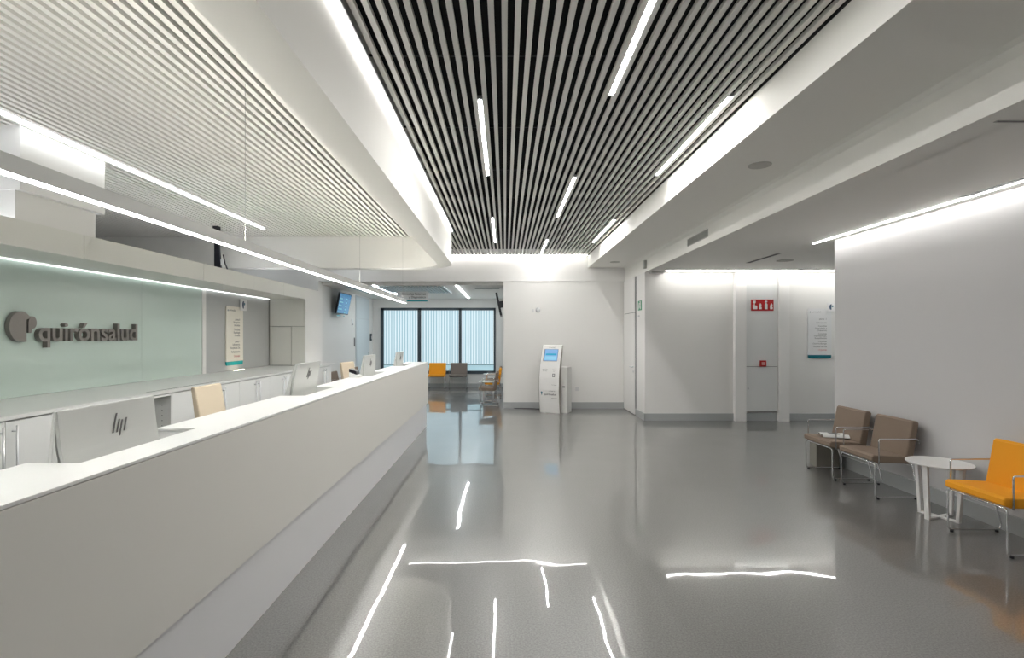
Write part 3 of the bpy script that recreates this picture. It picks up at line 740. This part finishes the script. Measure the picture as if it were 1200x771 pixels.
# side profile (y, z): curved front face, front = -y
fr = [(-0.19, 0.0), (-0.235, 0.25), (-0.255, 0.50), (-0.245, 0.75), (-0.205, 0.97), (-0.15, 1.15), (-0.04, 1.44)]
bk = [(0.01, 1.45), (-0.06, 1.15), (-0.11, 0.9), (-0.11, 0.0)]
KW = 0.225
build(MB().prism([(p[0], p[1]) for p in fr + bk], -KW, KW, 'yz', M=KM), 'body', mat('kiosk_white', (0.82, 0.81, 0.79), 0.3), ks, 0.004)
edge = MB()
for sx in (-KW-0.006, KW): edge.prism([(p[0], p[1]) for p in fr + bk], sx, sx+0.006, 'yz', M=KM)
build(edge, 'side_trim', mat('trim_grey', (0.33, 0.31, 0.28), 0.4, metal=0.4), ks)
ang = math.atan2(0.165-0.09, 1.44-1.15)
def kface(x, s, lift, i=5):
    """matrix on the front face segment i, origin at its foot; local x right, y up the face, z out"""
    a, b = Vector(fr[i]), Vector(fr[i+1]); L = (b-a).length; t = math.atan2(b.x-a.x, b.y-a.y)
    return KM @ Matrix.Translation((x, a.x, a.y)) @ Matrix.Rotation(-t, 4, 'X') @ Matrix.Rotation(PI/2, 4, 'X') @ Matrix.Translation((0, s, lift))
F5 = kface(0, 0, 0.0)
build(MB().box(-0.165, 0.155, -0.045, 0.225, -0.001, 0.003, M=F5), 'screen_bezel', BLACK, ks)
sm = mat('kiosk_screen', (0.05, 0.08, 0.12), 0.1, emit=(0.22, 0.42, 0.72), strength=0.5)
sc = build(MB().box(-0.148, 0.150, -0.038, 0.218, 0.003, 0.0045, M=F5), 'screen', sm, ks)
build(MB().box(-0.12, 0.12, 0.085, 0.125, 0.0045, 0.0052, M=F5), 'screen_banner', mat('screen_banner', (0.02, 0.1, 0.15), 0.1, emit=(0.02, 0.30, 0.44), strength=0.5), sc)
build(MB().box(-0.13, 0.13, -0.02, 0.065, 0.0045, 0.0050, M=F5), 'screen_lower_area', mat('screen_low', (0.02, 0.1, 0.15), 0.1, emit=(0.30, 0.58, 0.76), strength=0.5), sc)
def ktext(s, x, sz, i, yy, m=PRINT, align='CENTER', off=0.0):
    return text(s, m, ks, (0,0,0), None, sz, align, 0.0005, off, MM=kface(x, yy, 0.001, i))
ktext('quirónsalud', 0.0, 0.030, 5, 0.25)
ktext('Bienvenido', -0.10, 0.026, 3, 0.175); ktext('Pase su tarjeta', -0.10, 0.018, 3, 0.145)
ktext('Ticket', 0.10, 0.026, 3, 0.17); ktext('cita', 0.10, 0.02, 3, 0.14)
F3 = kface(0, 0, 0.0, 3)
build(MB().box(0.075, 0.13, 0.025, 0.095, -0.001, 0.004, M=F3), 'card_reader', BLACK, ks)
build(MB().box(0.085, 0.12, 0.035, 0.085, 0.004, 0.006, M=F3), 'reader_slot', GREYW, ks)
ktext('Recoja aquí', 0.12, 0.022, 2, 0.10, align='CENTER')
ktext('su ticket de', 0.07, 0.030, 1, 0.215, align='CENTER')
ktext('quirónsalud', 0.03, 0.058, 1, 0.135, off=0.001)
ktext('Atención', 0.12, 0.034, 1, 0.06)
F1 = kface(0, 0, 0, 1)
build(MB().prism([(-0.185, 0.19), (-0.165, 0.125), (-0.145, 0.19), (-0.155, 0.21), (-0.175, 0.21)], 0, 0.0012, 'xy', M=F1), 'emblem', TEALD, ks)
# cabinet behind the kiosk
kb = box('rear_box', mat('kiosk_rear', (0.66, 0.66, 0.64), 0.35), ks, 0.04, 0.36, -0.10, 0.18, 0, 0.98, 0.004, M=KM)
build(MB().box(0.255, 0.31, -0.105, -0.0995, 0.545, 0.575, M=KM), 'lock_plate', BLACK, ks)
cb = tag(build(MB().tube([(0.20, 11.96, 0.012), (0.40, 11.97, 0.01), (0.62, 11.95, 0.01), (0.84, 11.80, 0.01)], 0.008, 8, 0.05), 'power_cable', BLACK), 'black cable on the floor along the wall left of the kiosk', 'cable')
so = thing('wall_socket', 'small wall socket right of the kiosk', 'socket', (1.64, YB+0.02, 0.45))
box('plate', GREYW, so, 1.60, 1.68, YB+0.008, YB+0.0195, 0.40, 0.49, 0.003)

# ------------------------------------------------------------------ HANGING SIGN + SCREENS IN WAITING ROOM
hs = thing('hanging_sign', 'white direction sign with teal lower edge hanging before the waiting room', 'sign', (-2.26, 13.0, 2.83))
box('board', SIGNW, hs, -2.66, -1.89, 12.99, 13.02, 2.525, 2.74, 0.002)
box('colour_band', TEAL, hs, -2.62, -1.91, 12.985, 13.025, 2.495, 2.525, 0.002)
text('Consultas Externas', PRINT, hs, (-1.95, 12.99, 2.655), '-y', 0.075, 'RIGHT', offset=0.001)
text('y Diagnóstico', PRINT, hs, (-1.95, 12.99, 2.575), '-y', 0.075, 'RIGHT', offset=0.001)
for x in (-2.5, -2.05): build(MB().tube([(x, 13.005, 2.74), (x, 13.005, 2.829)], 0.006, 8), 'hanger', ALU, hs)
vent('slot_diffuser', 'dark slot diffuser above the left of the hanging sign', -2.95, -2.60, 14.4, 14.5, 2.83)
vent('slot_diffuser', 'dark slot diffuser above the right of the hanging sign', -2.40, -1.75, 14.4, 14.5, 2.83)
vent('slot_diffuser', 'dark slot diffuser in the waiting room ceiling near the right wall', -0.75, -0.15, 13.2, 13.3, 2.83)

TV = mat('tv_screen', (0.02, 0.04, 0.08), 0.15, emit=(0.045, 0.17, 0.32), strength=0.55)
TVT = mat('tv_text', (0.1, 0.3, 0.3), 0.15, emit=(0.14, 0.34, 0.42), strength=0.5)
def tv(label, face, pos, w, h, tilt, yaw, on=True):
    t = thing('wall_television', label, 'television', pos)
    M = Matrix.Translation(pos) @ Matrix.Rotation(yaw, 4, 'Z') @ FACE[face] @ Matrix.Rotation(tilt, 4, 'X')
    build(MB().box(-w/2, w/2, -h/2, h/2, 0, 0.05, M=M), 'casing', BLACK, t, 0.004)
    s = build(MB().box(-w/2+0.02, w/2-0.02, -h/2+0.025, h/2-0.02, 0.05, 0.052, M=M), 'screen', TV if on else BLACK, t)
    if on:
        mb = MB()
        for k in range(6):
            mb.box(-w/2+0.06, -w/2+0.06+(0.28 if k % 2 else 0.20), h/2-0.16-k*0.085, h/2-0.135-k*0.085, 0.052, 0.053, M=M)
            mb.box(0.10, 0.18, h/2-0.16-k*0.085, h/2-0.13-k*0.085, 0.052, 0.053, M=M)
        build(mb, 'display_text', TVT, s)
    build(MB().box(-0.08, 0.08, -0.08, 0.08, -0.09, 0.0, M=M), 'wall_bracket', BLACK, t)
tv('blue lit television tilted forward on the left wall beyond the canopy', '+x', (-4.09, 13.3, 2.46), 0.94, 0.53, math.radians(11), 0)
tv('black television seen edge-on at the left end of the kiosk wall', '-x', (-0.13, 13.1, 2.42), 0.95, 0.55, math.radians(12), 0, False)
ic = thing('intercom', 'small white intercom left of the pale far door', 'intercom', (-4.25, 14.8, 2.0)); box('casing', SIGNW, ic, -4.249, -4.225, 14.62, 14.72, 1.93, 2.12, 0.004); box('speaker', PRINT, ic, -4.225, -4.222, 14.64, 14.70, 1.95, 1.98)
kp = thing('door_keypad', 'dark keypad right of the pale far door', 'keypad', (-4.25, 16.65, 1.6)); box('casing', FRAMEM, kp, -4.249, -4.215, 16.62, 16.76, 1.50, 1.72, 0.004); box('keys', ALU, kp, -4.215, -4.211, 16.65, 16.73, 1.55, 1.65)
ws = thing('light_switch', 'small dark light switch on the far left wall', 'switch', (-4.25, 14.9, 1.45)); box('plate', PRINT, ws, -4.249, -4.235, 14.86, 14.93, 1.35, 1.60, 0.003)

# ------------------------------------------------------------------ ARMCHAIRS
def chair(label, m, loc, rz, group):
    """faces local -x; local origin = floor, front centre"""
    t = thing('waiting_armchair', label, 'chair', (0, 0, 0), 0, group)
    hw = 0.265
    seat = [(0.0, 0.385), (0.0, 0.43), (0.02, 0.447), (0.36, 0.43), (0.40, 0.41), (0.38, 0.36), (0.06, 0.365)]
    build(MB().prism(seat, -hw, hw, 'xz'), 'seat', m, t, 0.012, 3)
    back = [(0.335, 0.40), (0.405, 0.775), (0.425, 0.79), (0.462, 0.785), (0.475, 0.765), (0.415, 0.38), (0.36, 0.365)]
    build(MB().prism(back, -hw, hw, 'xz'), 'backrest', m, t, 0.012, 3)
    y1 = hw - 0.0
    # front hoop with both front legs and runners
    f = MB()
    f.tube([(0.40, -y1, 0.345), (0.475, -y1, 0.06), (0.465, -y1, 0.022), (0.03, -y1, 0.022), (0.025, -y1, 0.365), (0.025, y1, 0.365), (0.03, y1, 0.022), (0.465, y1, 0.022), (0.475, y1, 0.06), (0.40, y1, 0.345)], 0.0075, 10, 0.035)
    f.tube([(0.40, -y1, 0.345), (0.40, y1, 0.345)], 0.0075, 8)
    build(f, 'frame', CHROME, t)
    for s in (-1, 1):
        ya = s*(hw+0.012)
        a = MB().tube([(0.06, ya, 0.36), (0.06, ya, 0.61), (0.455, ya, 0.61), (0.47, ya, 0.56)], 0.007, 10, 0.02)
        build(a, 'armrest', CHROME, t)
    for sx in (0.06, 0.44):
        for s in (-1, 1):
            build(MB().lathe([(0.013, 0.0), (0.013, 0.015)], (sx, s*y1), 12), 'foot_glide', BLACK, t)
    t.location = loc; t.rotation_euler = (0, 0, rz)
    return t
GC = 'waiting armchairs on chrome sled frames'
c_b = chair('brown armchair in the right row with a magazine on its seat', BROWN, (3.70, 6.29, 0), 0, GC)
dup(c_b, (3.70, 5.60, 0), 0, 'brown armchair in the right row beside the round white table')
c_o = chair('orange armchair at the right edge beyond the round white table', ORANGE, (3.70, 4.19, 0), 0, GC)
dup(c_o, (-2.15, 16.42, 0), -PI/2 + PI, 'orange armchair under the window beyond the end of the counter')
for o_ in (): pass
c_t = chair('dark taupe armchair standing under the window, right of the orange one', BROWN2, (-1.47, 16.42, 0), PI/2, GC)
dup(c_b, (-0.62, 12.62, 0), 0, 'brown armchair nearest the kiosk wall end, seen from the side')
dup(c_o, (-0.56, 14.15, 0), 0, 'orange armchair behind the first small table in the far waiting room')
dup(c_b, (-0.56, 14.85, 0), 0, 'brown armchair behind the orange one along the waiting room right wall')
dup(c_b, (-3.72, 12.75, 0), PI, 'brown armchair on the left wall behind the counter, below the television')
dup(c_b, (-3.72, 14.55, 0), PI, 'brown armchair on the far left wall behind the beige chair')

# round side tables
def table(label, loc, rz):
    t = thing('side_table', label, 'table', (0, 0, 0), 0, 'small round white side tables')
    build(MB().lathe([(0.22, 0.482), (0.242, 0.487), (0.25, 0.494), (0.25, 0.500), (0.247, 0.503), (0.001, 0.503)], (0, 0), 64), 'tabletop', TABLEW, t)
    for k in (0, 1):
        R = Matrix.Rotation(k*PI/2, 4, 'Z')
        mb = MB()
        w = 0.02
        for s in (-1, 1):
            mb.prism([(s*0.20, 0.482), (s*0.172, 0.482), (s*0.142, 0.022), (s*0.168, 0.0)], -w, w, 'xz', M=R)
        z = 0.0005*k
        mb.box(-0.166, 0.166, -w, w, z, 0.014+z, M=R)
        mb.box(-0.20, 0.20, -w, w, 0.470-z, 0.482, M=R)
        build(mb, 'leg_frame', TABLEW, t)
    t.location = loc; t.rotation_euler = (0, 0, rz)
    return t
tb = table('round white side table between the brown and orange armchairs', (3.945, 4.81, 0), math.radians(20))
dup(tb, (-0.42, 13.40, 0), math.radians(45), 'round white side table behind the nearest armchair in the waiting room')
dup(tb, (-0.42, 16.05, 0), math.radians(45), 'round white side table farthest back near the window')

# magazine, bin
mg = thing('magazine', 'open magazine lying on the seat of the farthest right-hand brown armchair', 'magazine', (3.92, 6.38, 0.44))
def page(s):
    n = 8; top = [(s*(0.0 + 0.105*k/n), 0.004 + 0.035*math.sin(PI*min(1, k/n*0.9+0.05))) for k in range(n+1)]
    return top + [(p[0], p[1]-0.003) for p in top[::-1]]
MM = Matrix.Translation((3.93, 6.33, 0.443)) @ Matrix.Rotation(math.radians(75), 4, 'Z')
for s in (-1, 1): build(MB().prism(page(s), -0.14, 0.14, 'xz', M=MM), 'page', PAPER, mg)
build(MB().box(-0.06, 0.06, -0.05, 0.05, 0.036, 0.0395, M=MM), 'cover_picture', BLACK, mg)
bn = thing('waste_bin', 'square olive-grey bin behind the farthest right-hand brown armchair', 'bin', (4.06, 6.72, 0))
BMx = Matrix.Translation((4.05, 6.715, 0)) @ Matrix.Rotation(math.radians(-12), 4, 'Z')
mb = MB(); 
mb.box(-0.13, 0.13, -0.12, 0.12, 0.0, 0.01, M=BMx)
for q in ((-0.13, -0.122, -0.12, 0.12), (0.122, 0.13, -0.12, 0.12), (-0.122, 0.122, -0.12, -0.112), (-0.122, 0.122, 0.112, 0.12)): mb.box(*q, 0.01, 0.36, M=BMx)
build(mb, 'bin_body', BIN, bn)
build(MB().box(-0.118, 0.118, -0.108, 0.108, 0.335, 0.345, M=BMx), 'liner', mat('liner', (0.10, 0.10, 0.09), 0.6), bn)

# ------------------------------------------------------------------ OFFICE CHAIRS
def office(label, loc, rz, tall=1.205):
    """faces local +x"""
    t = thing('office_chair', label, 'office chair', (0, 0, 0), 0, 'beige office chairs behind the counter')
    bk = [(0.02, 0.60), (-0.02, 0.75), (-0.055, 0.95), (-0.10, tall-0.01), (-0.118, tall), (-0.14, tall-0.01), (-0.105, 0.93), (-0.07, 0.73), (-0.03, 0.60)]
    build(MB().prism(bk, -0.215, 0.215, 'xz'), 'backrest', BEIGE, t, 0.012, 3)
    build(MB().prism(rrect(0.0, 0.46, -0.23, 0.23, 0.06), 0.45, 0.53, 'xy'), 'seat', BEIGE, t, 0.015, 3)
    build(MB().tube([(-0.045, 0, 0.70), (-0.07, 0, 0.55), (0.02, 0, 0.44), (0.25, 0, 0.44)], 0.018, 10, 0.04), 'back_support', ALU, t)
    build(MB().lathe([(0.028, 0.08), (0.028, 0.28), (0.018, 0.28), (0.018, 0.45)], (0.22, 0), 20), 'gas_column', ALU, t)
    for k in range(5):
        a = k*2*PI/5 + 0.3; c, s = math.cos(a), math.sin(a)
        l = build(MB().tube([(0.22, 0, 0.10), (0.22+0.27*c, 0.27*s, 0.07)], 0.014, 8), 'base_leg', ALU, t)
        build(MB().tube([(0.22+0.27*c-0.012*s, 0.27*s+0.012*c, 0.028), (0.22+0.27*c+0.012*s, 0.27*s-0.012*c, 0.028)], 0.028, 14), 'caster', BLACK, l)
    for s in (-1, 1):
        build(MB().tube([(0.12, s*0.24, 0.49), (0.10, s*0.28, 0.60), (0.10, s*0.28, 0.69), (0.33, s*0.28, 0.70)], 0.012, 8, 0.03), 'armrest', BLACK, t)
    t.location = loc; t.rotation_euler = (0, 0, rz)
    return t
oc = office('beige office chair facing the counter, near the first computer', (-2.60, 4.82, 0), 0)
dup(oc, (-2.60, 9.05, 0), math.radians(-12), 'beige office chair facing the counter, near the third computer')

# ------------------------------------------------------------------ WORLD / CAMERA / VIEW
w = bpy.data.worlds.new('World'); bpy.context.scene.world = w; w.use_nodes = True
w.node_tree.nodes['Background'].inputs[0].default_value = (0.6, 0.75, 0.9, 1); w.node_tree.nodes['Background'].inputs[1].default_value = 0.5
cam = bpy.data.cameras.new('Camera'); co = bpy.data.objects.new('Camera', cam); C.objects.link(co)
co.location = (0, 0, 1.65); co.rotation_euler = (PI/2, 0, 0)
cam.sensor_width = 36; cam.sensor_fit = 'HORIZONTAL'; cam.lens = 36*620/1200
cam.shift_x = 8/1200; cam.shift_y = 8/1200; cam.clip_end = 100; cam.clip_start = 0.05
bpy.context.scene.camera = co
sc_ = bpy.context.scene
sc_.view_settings.view_transform = 'Standard'; sc_.view_settings.look = 'None'; sc_.view_settings.gamma = 1
sc_.view_settings.exposure = 0.90; sc_.view_settings.use_curve_mapping = False
